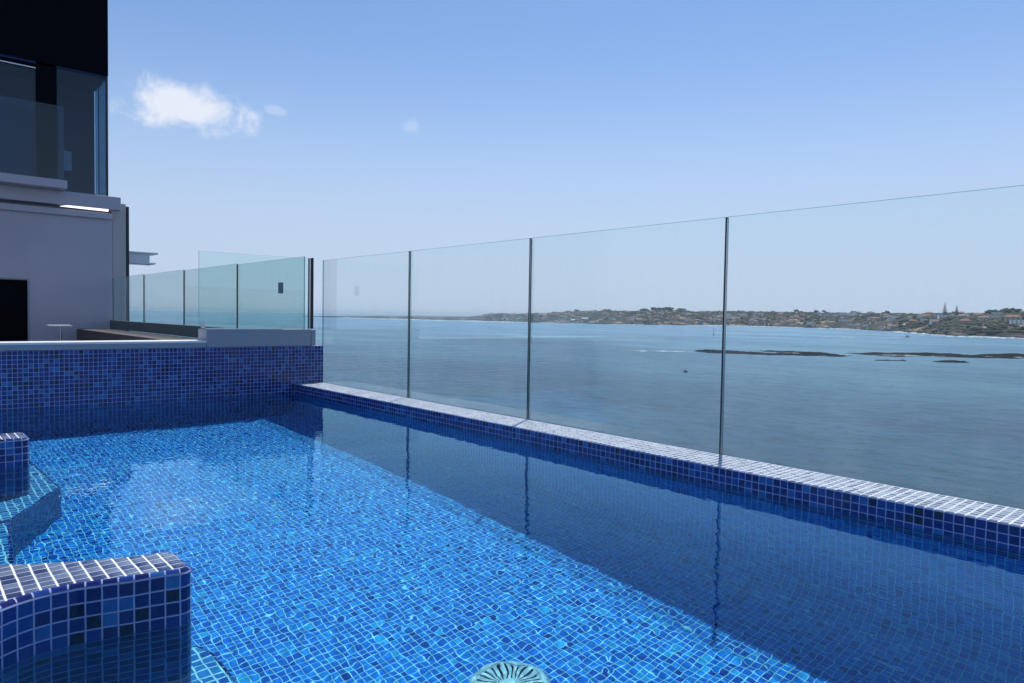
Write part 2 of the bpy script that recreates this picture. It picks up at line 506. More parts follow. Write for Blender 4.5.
# round main drain cover on the floor
dr = empty('drain_cover', (1.425, 1.595, FZ))
tag(dr, "round white slotted cover on the pool floor at the bottom edge", "drain cover")
mb = MB()
n = 40
RD = 0.135
profd = [(RD, 0.001), (RD, 0.010), (RD * .93, 0.022), (RD * .84, 0.027), (RD * .80, 0.022)]
for (ra, za), (rb, zb) in zip(profd[:-1], profd[1:]):
    for k in range(n):
        a0, a1 = 2 * math.pi * k / n, 2 * math.pi * (k + 1) / n
        mb.face([(ra * math.cos(a0), ra * math.sin(a0), za), (ra * math.cos(a1), ra * math.sin(a1), za),
                 (rb * math.cos(a1), rb * math.sin(a1), zb), (rb * math.cos(a0), rb * math.sin(a0), zb)])
receiver(mb.build('rim', M['plastic_white'], dr))
mb = MB()
mb.face([(RD * .82 * math.cos(2 * math.pi * k / n), RD * .82 * math.sin(2 * math.pi * k / n), 0.006) for k in range(n)])
receiver(mb.build('well', M['black_metal'], dr))
mb = MB()
for k in range(28):
    a = 2 * math.pi * k / 28
    d = Vector((math.cos(a), math.sin(a), 0)); q = Vector((-d.y, d.x, 0))
    p0, p1 = d * 0.03, d * RD * .83
    w0, w1 = 0.0022, 0.0075
    for z in (0.024,):
        a_ = p0 + q * w0; b_ = p0 - q * w0; c_ = p1 - q * w1; e_ = p1 + q * w1
        mb.face([(a_.x, a_.y, z), (b_.x, b_.y, z), (c_.x, c_.y, z), (e_.x, e_.y, z)])
        for s0, s1 in ((b_, c_), (e_, a_)):
            mb.face([(s0.x, s0.y, 0.010), (s1.x, s1.y, 0.010), (s1.x, s1.y, z), (s0.x, s0.y, z)])
receiver(mb.build('grille', M['plastic_white'], dr))
mb = MB()
mb.tube([(0, 0, 0.007), (0, 0, 0.030)], [0.036, 0.030], 20)
receiver(mb.build('hub', M['plastic_white'], dr))

# ------------------------------------------------------------------ pool water
WAVE = {0.55: 0.36, 0.27: 0.20, 0.14: 0.22, 0.075: 0.36, 0.045: 0.85, 0.028: 0.9}
# ripples: many wave trains superposed, periodic phase noise
def ripple(X, Y):
    Z = np.zeros_like(X)
    r_ = np.random.default_rng(5)
    # (wavelength, amplitude, count)
    for lam, amp, cnt in ((0.55, 0.00100, 7), (0.27, 0.00055, 10), (0.14, 0.00030, 16), (0.075, 0.00015, 22), (0.045, 0.000065, 22), (0.028, 0.00004, 24)):
        for _ in range(cnt):
            l = lam * r_.uniform(0.75, 1.3)
            th = r_.uniform(0, 2 * math.pi)
            k = 2 * math.pi / l
            Z += amp / math.sqrt(cnt) * WAVE[lam] * np.sin(k * (X * math.cos(th) + Y * math.sin(th)) + r_.uniform(0, 6.28)
                                        + 0.8 * np.sin(k * 0.23 * (X * math.sin(th) - Y * math.cos(th)) + r_.uniform(0, 6.28)))
    return Z


nx, ny = 640, 1000
xs = np.linspace(X_L + 0.001, XI + 0.002, nx)
ys = np.linspace(Y_N + 0.001, YB + 0.002, ny)
GX, GY = np.meshgrid(xs, ys)
GZ = ripple(GX, GY)
co = np.stack([GX, GY, GZ], -1).reshape(-1, 3)
idx = np.arange(nx * ny).reshape(ny, nx)
quads = np.stack([idx[:-1, :-1], idx[:-1, 1:], idx[1:, 1:], idx[1:, :-1]], -1).reshape(-1, 4)
me = bpy.data.meshes.new('pool_water')
me.vertices.add(len(co)); me.vertices.foreach_set('co', co.ravel().astype(np.float32))
me.loops.add(quads.size); me.loops.foreach_set('vertex_index', quads.ravel().astype(np.int32))
me.polygons.add(len(quads)); me.polygons.foreach_set('loop_start', np.arange(0, quads.size, 4, dtype=np.int32))
me.update(calc_edges=True); me.validate()
m, t, out = newmat('pool_water')
# clear water: fresnel refraction and reflection
g = t.n('ShaderNodeBsdfGlass', {'Color': (0.58, 0.91, 1.0, 1), 'Roughness': 0.0, 'IOR': 1.33})
t.t.links.new(g.outputs[0], out.inputs[0])
M['water'] = m
wa = link('pool_water', me, M['water'], smooth=True)
tag(wa, kind='structure')
wa.cycles.is_caustics_caster = True

# SECTION 2
# ------------------------------------------------------------------ sea
SEA = EYE - 25.0
m, t, out = newmat('sea')
geo = t.n('ShaderNodeNewGeometry').outputs['Position']
big = t.n('ShaderNodeMapping', {'Vector': geo, 'Scale': (0.0016, 0.0007, 0.002), 'Rotation': (0, 0, 0.5)}).outputs[0]
nb = t.n('ShaderNodeTexNoise', {'Vector': big, 'Scale': 5.0, 'Detail': 6.0, 'Roughness': 0.6}).outputs[0]
col = t.ramp(nb, [(0.30, (0.060, 0.155, 0.255)), (0.5, (0.095, 0.245, 0.365)), (0.66, (0.14, 0.335, 0.44)), (0.8, (0.18, 0.42, 0.48))])
w1 = t.n('ShaderNodeTexNoise', {'Vector': t.n('ShaderNodeMapping', {'Vector': geo, 'Scale': (1, 0.55, 1), 'Rotation': (0, 0, 0.9)}).outputs[0], 'Scale': 0.5, 'Detail': 8.0, 'Roughness': 0.68}).outputs[0]
w2 = t.n('ShaderNodeTexNoise', {'Vector': geo, 'Scale': 0.09, 'Detail': 3.0}).outputs[0]
w3 = t.n('ShaderNodeTexNoise', {'Vector': t.n('ShaderNodeMapping', {'Vector': geo, 'Scale': (1.0, 0.6, 1), 'Rotation': (0, 0, 0.75)}).outputs[0], 'Scale': 0.22, 'Detail': 9.0, 'Roughness': 0.82}).outputs[0]
hgt = t.m('ADD', t.m('ADD', w1, t.m('MULTIPLY', w3, 1.6)), t.m('MULTIPLY', w2, 1.4))
bp = t.n('ShaderNodeBump', {'Strength': 1.0, 'Distance': 2.2, 'Height': hgt})
chop_shading = t.n('ShaderNodeMapRange', {0: w3, 1: 0.3, 2: 0.7, 3: 0.7, 4: 1.5}).outputs[0]  # light and shade of the ripples put into the sea colour
col = t.n('ShaderNodeVectorMath', {0: col, 'Scale': chop_shading}, operation='SCALE').outputs[0]
p = t.n('ShaderNodeBsdfPrincipled', {'Base Color': col, 'Roughness': 0.24, 'IOR': 1.33, 'Normal': bp.outputs[0]})
t.t.links.new(p.outputs[0], out.inputs[0])
mb = MB()
S_ = 28000
mb.face([(-S_, -S_, SEA), (S_, -S_, SEA), (S_, S_, SEA), (-S_, S_, SEA)])
o = mb.build('sea', m)
tag(o, kind='structure')

# rooftop block that carries the pool
mb = MB()
mb.box((-9, -6, SEA - 1), (2.80, 22, -1.61))
o = mb.build('rooftop_block', M['concrete'])
tag(o, "concrete block of the building under the pool", "building")

# ------------------------------------------------------------------ glass fence on the parapet
GT = 1.171
GX0 = 2.846
jy = [1.747 + 1.3196 * k for k in range(-3, 3)]
ends = jy + [5.80]
names = {}
for i in range(len(ends) - 1):
    y0, y1 = ends[i] + 0.006, ends[i + 1] - 0.006
    t_ = empty('glass_fence', (GX0, y0, -0.15))
    mb = MB().box((0, 0, 0), (0.012, y1 - y0, GT + 0.15), 0, edge_mi=1, thin='x')
    mb.build('pane', [M['pane'], M['pane_edge']], t_)
    for yy in (0.15, (y1 - y0) - 0.15):
        MB().tube([(0.013, yy, 0.06), (0.03, yy, 0.06)], 0.02, 14).build('fixing', M['steel'], t_)
    names[i] = t_
labs = ["clear glass fence panel behind the viewer, out of the picture at the near end", 
        "clear glass fence panel beside the viewer just outside the picture",
        "largest clear glass fence panel, at the right edge of the photo",
        "clear glass fence panel between the two nearest upright posts",
        "clear glass fence panel between the middle and the farthest upright post",
        "farthest and smallest clear glass fence panel, next to the tiled end wall"]
for i, t_ in names.items():
    tag(t_, labs[i], "glass panel", "glass fence panels along the pool parapet")
plabs = ["upright dark joint post behind the viewer", "upright dark joint post beside the viewer", "upright dark joint post just outside the right edge",
         "nearest and tallest upright dark joint post in the glass fence",
         "middle upright dark joint post in the glass fence",
         "farthest upright dark joint post in the glass fence"]
for i, y in enumerate(jy):
    if i == 0:
        continue
    t_ = empty('post', (GX0, y, -0.15))
    MB().box((-0.002, -0.0035, 0), (0.012, 0.0042, GT + 0.148)).build('seal', M['seal'], t_)
    MB().box((-0.0015, -0.0060, 0), (0.009, -0.0037, GT + 0.14)).build('rail', M['steel'], t_)
    tag(t_, plabs[i], "post", "joint posts of the glass fence")

# ------------------------------------------------------------------ far end: kerb, plinth, corner glass
mb = MB()
mb.box((X_L - .3, YB + 0.004, ZT + 0.003), (1.837, YB + 0.25, 0.446))
o = mb.build('kerb', M['grey_plinth'])
tag(o, "long grey kerb with a white stone top above the tiled end wall", "kerb")
MB().box((X_L - .3, YB - 0.003, 0.447), (1.84, YB + 0.255, 0.462)).build('stone_top', M['white_stone'], o)
pl = empty('plinth', (1.842, YB, ZT))
tag(pl, "grey rendered plinth on the end wall carrying the tall glass screen", "plinth")
MB().box((0, 0.006, 0.003), (0.885, 0.22, 0.146)).build('body', M['grey_plinth'], pl)
MB().box((0.891, 0.006, 0.003), (0.93, 0.22, 0.142)).build('end_block', M['grey_plinth'], pl)
MB().box((0.004, 0.002, 0.147), (0.62, 0.215, 0.152)).build('light_strip', M['steel'], pl)
sc_ = empty('glass_screen', (1.812, YB + 0.10, ZT + 0.153))
tag(sc_, "tall greenish glass screen standing on the grey plinth across the end wall", "glass screen")
MB().box((0, 0, 0), (0.935, 0.012, 0.625), 0, edge_mi=1, thin='y').build('pane', [M['pane_teal'], M['pane_edge']], sc_)
MB().box((0.012, -0.012, 0), (0.045, -0.002, 0.05)).build('clamp', M['steel'], sc_)
MB().box((0.655, -0.004, 0.305), (0.700, -0.001, 0.40)).build('sticker', plain('sticker', (0.16, 0.20, 0.22), 0.5), sc_)
t_ = empty('corner_post', (2.772, YB + 0.09, ZT + 0.15))
tag(t_, "black corner post at the right end of the grey plinth", "post")
MB().box((0, 0, 0), (0.018, 0.03, 0.635)).build('post_body', M['black_metal'], t_)
MB().box((-0.024, 0.008, 0), (-0.015, 0.02, 0.632)).build('seal', M['seal'], t_)

# balustrade running on from the plinth to the building
bl = empty('balustrade_kerb', (2.80, 6.10, 0.36))
tag(bl, "dark grey kerb carrying the far balustrade up to the building", "kerb")
MB().box((0, 0, 0), (0.09, 7.86, 0.148)).build('body', plain('kerb_dark', (0.12, 0.14, 0.14), 0.8), bl)
by = [6.15, 7.88, 9.82, 11.84, 13.93]
bl_l = ["nearest panel of the low balustrade, seen through the tall glass screen",
        "second nearest panel of the low balustrade, crossing the left edge of the tall screen",
        "third panel of the low balustrade, with open sea behind it",
        "farthest panel of the low balustrade, against the building corner"]
for i in range(4):
    t_ = empty('balustrade', (2.838, by[i] + 0.01, 0.51))
    MB().box((0, 0, 0), (0.012, by[i + 1] - by[i] - 0.02, 0.715 + 0.02 * i * 0.5), 0, edge_mi=1, thin='x').build('pane', [M['pane_teal'], M['pane_edge']], t_)
    tag(t_, bl_l[i], "glass panel", "balustrade panels on the dark kerb")
for i in (1, 2, 3):
    t_ = empty('balustrade_joint', (2.836, by[i], 0.51))
    MB().box((0, -0.005, 0), (0.014, 0.005, 0.72)).build('seal', M['seal'], t_)
    tag(t_, ["", "nearest thin dark joint of the low balustrade", "middle thin dark joint of the low balustrade", "farthest thin dark joint of the low balustrade"][i], "post", "joints of the low balustrade")

# terrace decks
mb = MB().box((-9, YB + 0.26, -1.6), (2.30, 21.9, -0.80))
o = mb.build('lower_deck', M['deck']); tag(o, kind='structure')
mb = MB().box((2.302, YB + 0.26, -1.6), (2.798, 14.0, 0.355))
o = mb.build('raised_deck', M['deck']); tag(o, kind='structure')

# ------------------------------------------------------------------ the building at the left
bd = empty('penthouse', (0, 14.0, -0.80))
tag(bd, "dark penthouse block with grey rendered lower wall and black upper storey", "building")
def bx(name, a, b, mat, parent=bd, bev=0.0):
    a = (a[0], a[1] - 14, a[2] + 0.8); b = (b[0], b[1] - 14, b[2] + 0.8)
    o = MB().box(a, b).build(name, M[mat] if isinstance(mat, str) else mat, parent)
    if bev: bevel(o, bev)
    return o
wb = MB()
for a_, b_ in (((1.62, 0.0, 0.0), (2.85, 0.3, 3.20)), ((-1.5, 0.0, 1.965), (1.62, 0.3, 3.20)), ((-1.5, 0, 0), (-1.2, 0.3, 1.965))):
    wb.box(a_, b_)
wb.build('wall', M['grey_render'], bd)
bx('doorway', (-1.197, 14.03, -0.80), (1.617, 14.06, 1.162), 'black_panel')
bx('door_frame', (1.602, 13.992, -0.80), (1.63, 14.02, 1.19), 'grey_plinth')
bx('door_frame', (-1.2, 13.992, 1.168), (1.60, 14.02, 1.19), 'grey_plinth')
bx('cornice', (-1.5, 13.94, 2.29), (2.852, 13.998, 2.395), 'grey_render', bev=0.01)
bx('pilaster', (2.853, 14.02, -0.8), (3.075, 14.6, 2.60), 'beige_render', bev=0.01)
bx('downpipe', (3.078, 14.05, -0.8), (3.135, 14.15, 2.56), 'black_metal', bev=0.01)
bx('slab', (-1.5, 13.90, 2.46), (2.97, 18.0, 2.69), 'grey_render', bev=0.01)
bx('slab', (-1.5, 13.62, 2.692), (2.12, 13.99, 2.83), 'grey_render', bev=0.01)
sun_glow, lt, lo = newmat('soffit_sun_glow')  # added glowing sliver standing in for sunlit glare under the slab
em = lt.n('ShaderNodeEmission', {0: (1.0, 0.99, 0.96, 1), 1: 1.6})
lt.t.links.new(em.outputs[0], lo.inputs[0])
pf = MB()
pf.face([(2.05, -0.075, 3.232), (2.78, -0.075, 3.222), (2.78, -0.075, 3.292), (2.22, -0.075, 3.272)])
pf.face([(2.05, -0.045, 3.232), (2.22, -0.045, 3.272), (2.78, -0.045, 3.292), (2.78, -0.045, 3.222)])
pf.build('soffit_sun_glow', sun_glow, bd)
# upper storey
bx('tower', (-1.5, 14.0, 4.80), (2.80, 20.0, 11.0), 'black_panel')
bx('column', (1.75, 14.02, 2.69), (2.03, 14.5, 4.80), 'black_panel')
bx('room_wall', (-1.5, 15.02, 2.69), (2.774, 15.2, 4.80), 'dark_room')
bx('ceiling', (-1.5, 14.02, 4.76), (2.79, 15.0, 4.798), 'dark_room')
fr_ = bx('window', (2.04, 14.03, 2.70), (2.775, 14.045, 4.79), 'pane_dark')
bx('side_window', (2.776, 14.05, 2.70), (2.79, 15.0, 4.755), 'pane_dark')
bx('mullion', (2.768, 14.028, 2.70), (2.80, 14.062, 4.795), 'black_metal')
bx('mullion', (2.765, 14.62, 2.70), (2.775, 14.66, 4.75), 'black_metal')
bx('window', (-1.5, 14.03, 2.84), (1.74, 14.045, 4.66), 'pane_dark')
bx('window_rail', (-1.5, 14.0, 4.672), (1.74, 14.03, 4.69), 'steel')
bx('intercom', (2.28, 14.98, 3.23), (2.40, 15.015, 3.58), 'plastic_white')
bx('terrace_glass', (-1.5, 13.80, 2.835), (2.10, 13.812, 4.08), 'pane_dark')
bx('balcony', (3.14, 14.25, 1.585), (3.52, 14.6, 1.745), 'white_paint')
bx('balcony_slab', (3.14, 14.22, 1.748), (3.66, 14.7, 1.775), 'white_paint')
bx('balcony_slab', (3.14, 14.22, 1.560), (3.62, 14.7, 1.583), 'white_paint')

# high table on the lower deck
tb = empty('bar_table', (1.93, 13.2, -0.80))
tag(tb, "slim white-topped bar table against the grey wall beside the dark doorway", "table")
MB().box((-0.16, -0.15, 1.215), (0.16, 0.15, 1.235)).build('table_top', M['white_paint'], tb)
MB().tube([(0.02, 0, 0.02), (0.02, 0, 1.21)], 0.012, 10).build('leg', M['steel'], tb)
MB().tube([(0.02, 0, 0), (0.02, 0, 0.02)], 0.16, 20).build('base', M['black_metal'], tb)

# SECTION 3
# ------------------------------------------------------------------ the far coast
def interp(tab, x):
    return float(np.interp(x, [a for a, _ in tab], [b for _, b in tab]))


SHORE = [(0.40, 4700), (0.4805, 4205), (0.5635, 3699), (0.6202, 3431), (0.6776, 3329), (0.7498, 2950), (0.8501, 2726), (0.9343, 2765),
         (1.0155, 3063), (1.1178, 2855), (1.1778, 2664), (1.2345, 2112), (1.2879, 1631), (1.3607, 1557), (1.4280, 1616), (1.8, 1500)]
SKYL = [(0.40, -0.0042), (0.4804, -0.0026), (0.5635, -0.0028), (0.6202, -0.0026), (0.665, -0.0016), (0.6775, 0.0000), (0.7063, 0.0022), (0.7495, 0.0024), (0.7926, 0.0056),
        (0.8497, 0.0082), (0.906, 0.0100), (0.9337, 0.0108), (0.9882, 0.0100), (1.067, 0.0105), (1.1771, 0.0098), (1.2337, 0.0100),
        (1.2869, 0.0105), (1.3368, 0.0112), (1.3595, 0.0130), (1.4268, 0.0145), (1.8, 0.015)]
RIDGE = 620.0


def vnoise(x, y, seed=0):
    """cheap smooth noise from a few sines, about -1..1"""
    r_ = np.random.default_rng(seed)
    z = 0.0
    for k in range(6):
        a = r_.uniform(0, 6.28)
        z = z + np.sin(x * math.cos(a) + y * math.sin(a) + r_.uniform(0, 6.28) + 1.3 * np.sin(0.6 * (x * math.sin(a) - y * math.cos(a)) + r_.uniform(0, 6.28)))
    return z / 6 * 1.6


def ground(az, rg):
    s0 = interp(SHORE, az)
    t_ = (rg - s0) / RIDGE
    top = (25.0 + interp(SKYL, az) * (s0 + RIDGE)) 
    if t_ < 0: return -2.0
    shelf = min(1, t_ / 0.02) * 3.2
    rise = min(1.0, max(0.0, (t_ - 0.04) / 0.96)) ** 0.62
    h = shelf + (top - 2.2) * rise
    x, y = rg * math.sin(az), rg * math.cos(az)
    h += (float(vnoise(x * 0.02, y * 0.02, 3)) * 3.0 + float(vnoise(x * 0.06, y * 0.06, 4)) * 1.3) * min(1, t_ * 6) * (0.35 if az < 0.68 else 1.0)
    return max(h, 0.3)


mb = MB()
azs = np.linspace(0.43, 1.75, 330)
ts = [-0.03, 0.0, 0.012, 0.03, 0.05, 0.08, 0.12, 0.17, 0.23, 0.3, 0.38, 0.47, 0.57, 0.68, 0.8, 0.9, 1.0, 1.15, 1.5]
V, F = [], []
for i, a in enumerate(azs):
    s0 = interp(SHORE, a) + 22 * float(vnoise(a * 90, 0.3, 9)) + 9 * float(vnoise(a * 300, 0.3, 10))
    for j, tt in enumerate(ts):
        rg = s0 + tt * RIDGE
        z = ground(a, interp(SHORE, a) + tt * RIDGE) if tt >= 0 else -2.5
        if tt > 1.1: z = ground(a, interp(SHORE, a) + RIDGE) * (0.9 if tt < 1.3 else -0.1)
        if abs(tt) < 1e-6: z = -0.4
        # the spit tapers away at its left end
        z = z if z < 0 else z * min(1.0, max(0.02, (a - 0.44) / 0.10))
        V.append((rg * math.sin(a), rg * math.cos(a), SEA + z))
nt = len(ts)
for i in range(len(azs) - 1):
    for j in range(nt - 1):
        F.append((i * nt + j, i * nt + j + 1, (i + 1) * nt + j + 1, (i + 1) * nt + j))
me = bpy.data.meshes.new('headland')
me.from_pydata(V, [], F)
m, t, out = newmat('headland')
geo = t.n('ShaderNodeNewGeometry').outputs['Position']
gz = t.n('ShaderNodeMapping', {'Vector': geo, 'Scale': (1, 1, 4)}).outputs[0]
n1 = t.n('ShaderNodeTexNoise', {'Vector': gz, 'Scale': 0.012, 'Detail': 8.0, 'Roughness': 0.7}).outputs[0]
col = t.ramp(n1, [(0.38, (0.028, 0.032, 0.026)), (0.50, (0.060, 0.055, 0.045)), (0.56, (0.16, 0.12, 0.085)), (0.61, (0.38, 0.29, 0.21)), (0.72, (0.52, 0.45, 0.38))])
zz = t.n('ShaderNodeSeparateXYZ', {0: geo}).outputs[2]
rock = t.n('ShaderNodeMapRange', {0: zz, 1: SEA + 2.6, 2: SEA + 4.0, 3: 1.0, 4: 0.0}).outputs[0]
col = t.mix(rock, col, (0.014, 0.014, 0.015))
p = t.n('ShaderNodeBsdfPrincipled', {'Base Color': col, 'Roughness': 0.95, 'Specular IOR Level': 0.1})
t.t.links.new(p.outputs[0], out.inputs[0])
o = link('headland', me, m, smooth=True)
tag(o, kind='structure')


def onland(az, tt, dz=0.0):
    s0 = interp(SHORE, az)
    rg = s0 + tt * RIDGE
    return Vector((rg * math.sin(az), rg * math.cos(az), SEA + ground(az, rg) + dz))


def px2az(x):
    return float(np.interp(x, [340, 400, 440, 480, 530, 600, 660, 720, 800, 850, 900, 950, 1024, 1100],
                           [0.4805, 0.5635, 0.6202, 0.6776, 0.7498, 0.8501, 0.9343, 1.0155, 1.1178, 1.1778, 1.2345, 1.2879, 1.3607, 1.4280]))


# scrub and low trees: too many to count, one object
m, t, out = newmat('scrub')
geo = t.n('ShaderNodeNewGeometry')
ri = geo.outputs['Random Per Island']
col = t.ramp(ri, [(0.0, (0.030, 0.045, 0.028)), (0.35, (0.050, 0.062, 0.035)), (0.7, (0.075, 0.075, 0.048)), (1.0, (0.11, 0.095, 0.06))])
p = t.n('ShaderNodeBsdfPrincipled', {'Base Color': col, 'Roughness': 0.9, 'Specular IOR Level': 0.15})
t.t.links.new(p.outputs[0], out.inputs[0])
M['scrub'] = m
ICO = []
_t = (1 + 5 ** .5) / 2
for a in (-1, 1):
    for b in (-_t, _t):
        ICO += [(a, b, 0), (0, a, b), (b, 0, a)]
ICO = [Vector(v).normalized() for v in ICO]
ICF = []
for i in range(12):
    for j in range(i + 1, 12):
        for k in range(j + 1, 12):
            if max((ICO[i] - ICO[j]).length, (ICO[j] - ICO[k]).length, (ICO[i] - ICO[k]).length) < 1.2:
                nrm = (ICO[j] - ICO[i]).cross(ICO[k] - ICO[i])
                ICF.append((i, j, k) if nrm.dot(ICO[i]) > 0 else (i, k, j))


def blob(V, F, c, rx, rz, rnd, jit=0.3):
    b = len(V)
    for v in ICO:
        s_ = 1 + rnd.uniform(-jit, jit)
        V.append((c[0] + v.x * rx * s_, c[1] + v.y * rx * s_, c[2] + v.z * rz * s_))
    F += [(a + b, c_ + b, d + b) for a, c_, d in ICF]


V, F = [], []
rnd = random.Random(21)
cnt = 0
while cnt < 6500:
    az = rnd.uniform(0.685, 1.50)
    tt = rnd.uniform(0.035, 1.02) if rnd.random() < .6 else rnd.uniform(0.55, 1.03)
    q = onland(az, tt)
    dens = float(vnoise(q.x * .012, q.y * .012, 31))
    if dens < rnd.uniform(-1.3, 0.8) - (0.5 if tt > .7 else 0) - (0 if az < 1.2 else -0.25):
        continue
    h = rnd.uniform(2.0, 5.0) * (1.5 if rnd.random() < .12 else 1)
    blob(V, F, (q.x, q.y, q.z + h * .35), h * rnd.uniform(.9, 2.0), h * .75, rnd)
    cnt += 1
me = bpy.data.meshes.new('scrub')
me.from_pydata(V, [], F)
o = link('scrub', me, M['scrub'])
tag(o, kind='stuff', label="dark green scrub and low trees covering the far headland", cat="vegetation")

# trees one can tell apart on the skyline
M['trunk'] = plain('trunk', (0.10, 0.075, 0.05), 0.9, var=0.2)
M['crown'] = plain('crown', (0.028, 0.045, 0.028), 0.9, var=0.35, scale=0.4, spec=0.15)


def crown_tree(az, tt, h, wd, label, seed, name='round_tree', group=None):
    q = onland(az, tt)
    t_ = empty(name, q)
    rr_ = random.Random(seed)
    MB().tube([(0, 0, -1), (0.2, 0, h * .3), (0.1, 0.2, h * .7)], [h * .035, h * .025, h * .012], 6).build('trunk', M['trunk'], t_)
    V, F = [], []
    for _ in range(26):
        a = rr_.uniform(0, 6.28); d = wd * .5 * math.sqrt(rr_.random())
        z = h * rr_.uniform(.42, .92) - d * .25
        s_ = wd * rr_.uniform(.10, .22)
        blob(V, F, (d * math.cos(a), d * math.sin(a), z), s_, s_ * .7, rr_, .35)
    me = bpy.data.meshes.new('crown')
    me.from_pydata(V, [], F)
    link('crown', me, M['crown'], t_)
    tag(t_, label, "tree", group)
    return t_


k = 0
for x, tt, h, wd in ((645, 1.0, 16, 40), (656, 1.0, 19, 52), (668, 1.0, 17, 46), (681, .98, 14, 40)):
    crown_tree(px2az(x), tt, h, wd, ["leftmost broad tree of the tall dark clump on the skyline right of the middle post",
               "tallest broad tree of the dark clump on the skyline between the middle and nearest posts",
               "third broad tree of the dark skyline clump, just right of the tallest",
               "rightmost lower broad tree of the dark skyline clump"][k], 50 + k)
    k += 1
for i, (x, h, wd, lab) in enumerate(((577, 15, 26, "dark tree on the skyline above the long white sheds"),
        (607, 13, 30, "small rounded tree on the skyline left of the dark clump"),
        (796, 17, 20, "leftmost of the small dark trees on the skyline over the middle of the headland"),
        (816, 15, 18, "rounded dark tree on the skyline right of the headland's middle"),
        (824, 16, 14, "narrow dark tree on the skyline beside a rounder one"),
        (853, 12, 22, "wide low tree on the skyline left of the large pine"),
        (886, 12, 24, "wide dark tree on the skyline, second left of the large pine"),
        (993, 13, 34, "wide dark tree on the high ground near the right edge"),
        (1010, 14, 40, "broad dark tree highest at the right edge of the skyline"))):
    crown_tree(px2az(x), 0.99, h, wd, lab, 80 + i)


def pine(az, tt, h, label, seed):
    q = onland(az, tt)
    t_ = empty('norfolk_pine', q)
    rr_ = random.Random(seed)
    MB().tube([(0, 0, -1), (0, 0, h * .97)], [h * .022, h * .004], 6).build('trunk', M['trunk'], t_)
    V, F = [], []
    L = 13
    for i in range(L):
        z = h * (0.16 + 0.82 * i / L); rad = h * .14 * (1 - i / L) ** .8 + .4
        for k in range(7):
            a = 6.28 * k / 7 + rr_.uniform(-.2, .2) + i
            for d in (.35, .7, 1.0):
                blob(V, F, (rad * d * math.cos(a), rad * d * math.sin(a), z + rr_.uniform(-.3, .3) + d * .6), rad * .2, rad * .10 + .3, rr_, .3)
    me = bpy.data.meshes.new('crown')
    me.from_pydata(V, [], F)
    link('crown', me, M['crown'], t_)
    tag(t_, label, "tree")


pine(px2az(944), 0.62, 44, "tall pointed pine rising above the headland near the right edge", 1)
pine(px2az(956), 0.66, 32, "thinner pointed pine just right of the tallest pine", 2)

# houses
walls = [plain('house_white', (0.84, 0.83, 0.80), 0.8, var=.05), plain('house_cream', (0.50, 0.42, 0.32), 0.8, var=.08), plain('house_grey', (0.26, 0.26, 0.27), 0.8, var=.08),
         plain('house_terracotta', (0.36, 0.20, 0.14), 0.8, var=.1)]
roofs = [plain('roof_grey', (0.20, 0.20, 0.22), 0.8), plain('roof_tile', (0.26, 0.12, 0.08), 0.85, var=.2), plain('roof_white', (0.74, 0.74, 0.73), 0.7)]
glassm = plain('house_window', (0.03, 0.035, 0.045), 0.2)


def house_proto(wm, rm, W, D, Hh, pitched):
    a = MB().box((-W / 2, -D / 2, -2), (W / 2, D / 2, Hh))
    if pitched:
        b = MB()
        e = 0.5
        z0, z1 = Hh + .05, Hh + D * .26
        A = [(-W / 2 - e, -D / 2 - e, z0), (W / 2 + e, -D / 2 - e, z0), (W / 2 + e, D / 2 + e, z0), (-W / 2 - e, D / 2 + e, z0)]
        r1, r2 = (-W / 2 - e + D * .3, 0, z1), (W / 2 + e - D * .3, 0, z1)
        b.face([A[0], A[1], r2, r1]); b.face([A[2], A[3], r1, r2]); b.face([A[1], A[2], r2]); b.face([A[3], A[0], r1]); b.face(list(reversed(A)))
    else:
        b = MB().box((-W / 2 - .3, -D / 2 - .3, Hh + .02), (W / 2 + .3, D / 2 + .3, Hh + .5))
    wn = []
    nw = max(2, int(W / 4))
    for fl_ in range(max(1, int(Hh / 3))):
        for k in range(nw):
            x = -W / 2 + W * (k + .5) / nw
            wn.append(((x - .8, -D / 2 - .06, .9 + 3 * fl_), (x + .8, -D / 2 - .01, 2.3 + 3 * fl_)))
    return a, b, wn, wm, rm


protos = []
for (wm, rm, W, D, Hh, pt) in ((0, 2, 13, 9, 4, False), (0, 1, 12, 9, 4, True), (1, 1, 14, 10, 6.2, True), (1, 0, 11, 8, 3.6, True), (2, 0, 16, 10, 6.2, False), (3, 1, 12, 9, 3.6, True), (0, 0, 18, 10, 6.3, False)):
    a, b, wn, _, _ = house_proto(wm, rm, W, D, Hh, pt)
    me_a = a.build('wall', walls[wm]); me_b = b.build('roof', roofs[rm])
    wl = [MB().box(*q).build('window', glassm) for q in wn]
    data = (me_a.data, me_b.data, [q.data for q in wl])
    for q in [me_a, me_b] + wl: bpy.data.objects.remove(q)
    protos.append(data)
KL = ["tiny white flat-roofed house", "tiny white house with a reddish hipped roof", "tiny two-storey cream house with a reddish roof",
      "tiny cream bungalow with a grey roof", "tiny grey flat-roofed block", "tiny terracotta bungalow", "tiny white two-storey block with a flat roof"]
ZONES = [(528, "left of middle fence post"), (570, "right of the middle fence post"), (600, "by the long white sheds"), (640, "left of dark skyline clump"),
         (670, "below dark skyline clump"), (700, "right of dark skyline clump"), (722, "left of nearest post"), (760, "right of nearest post"),
         (800, "left of small skyline trees"), (835, "below small skyline trees"), (870, "right of small skyline trees"),
         (905, "well left of the tall pine"), (935, "just left of the tall pine"), (970, "below the tall pine"), (1000, "right of the tall pine"), (2000, "at the right edge")]


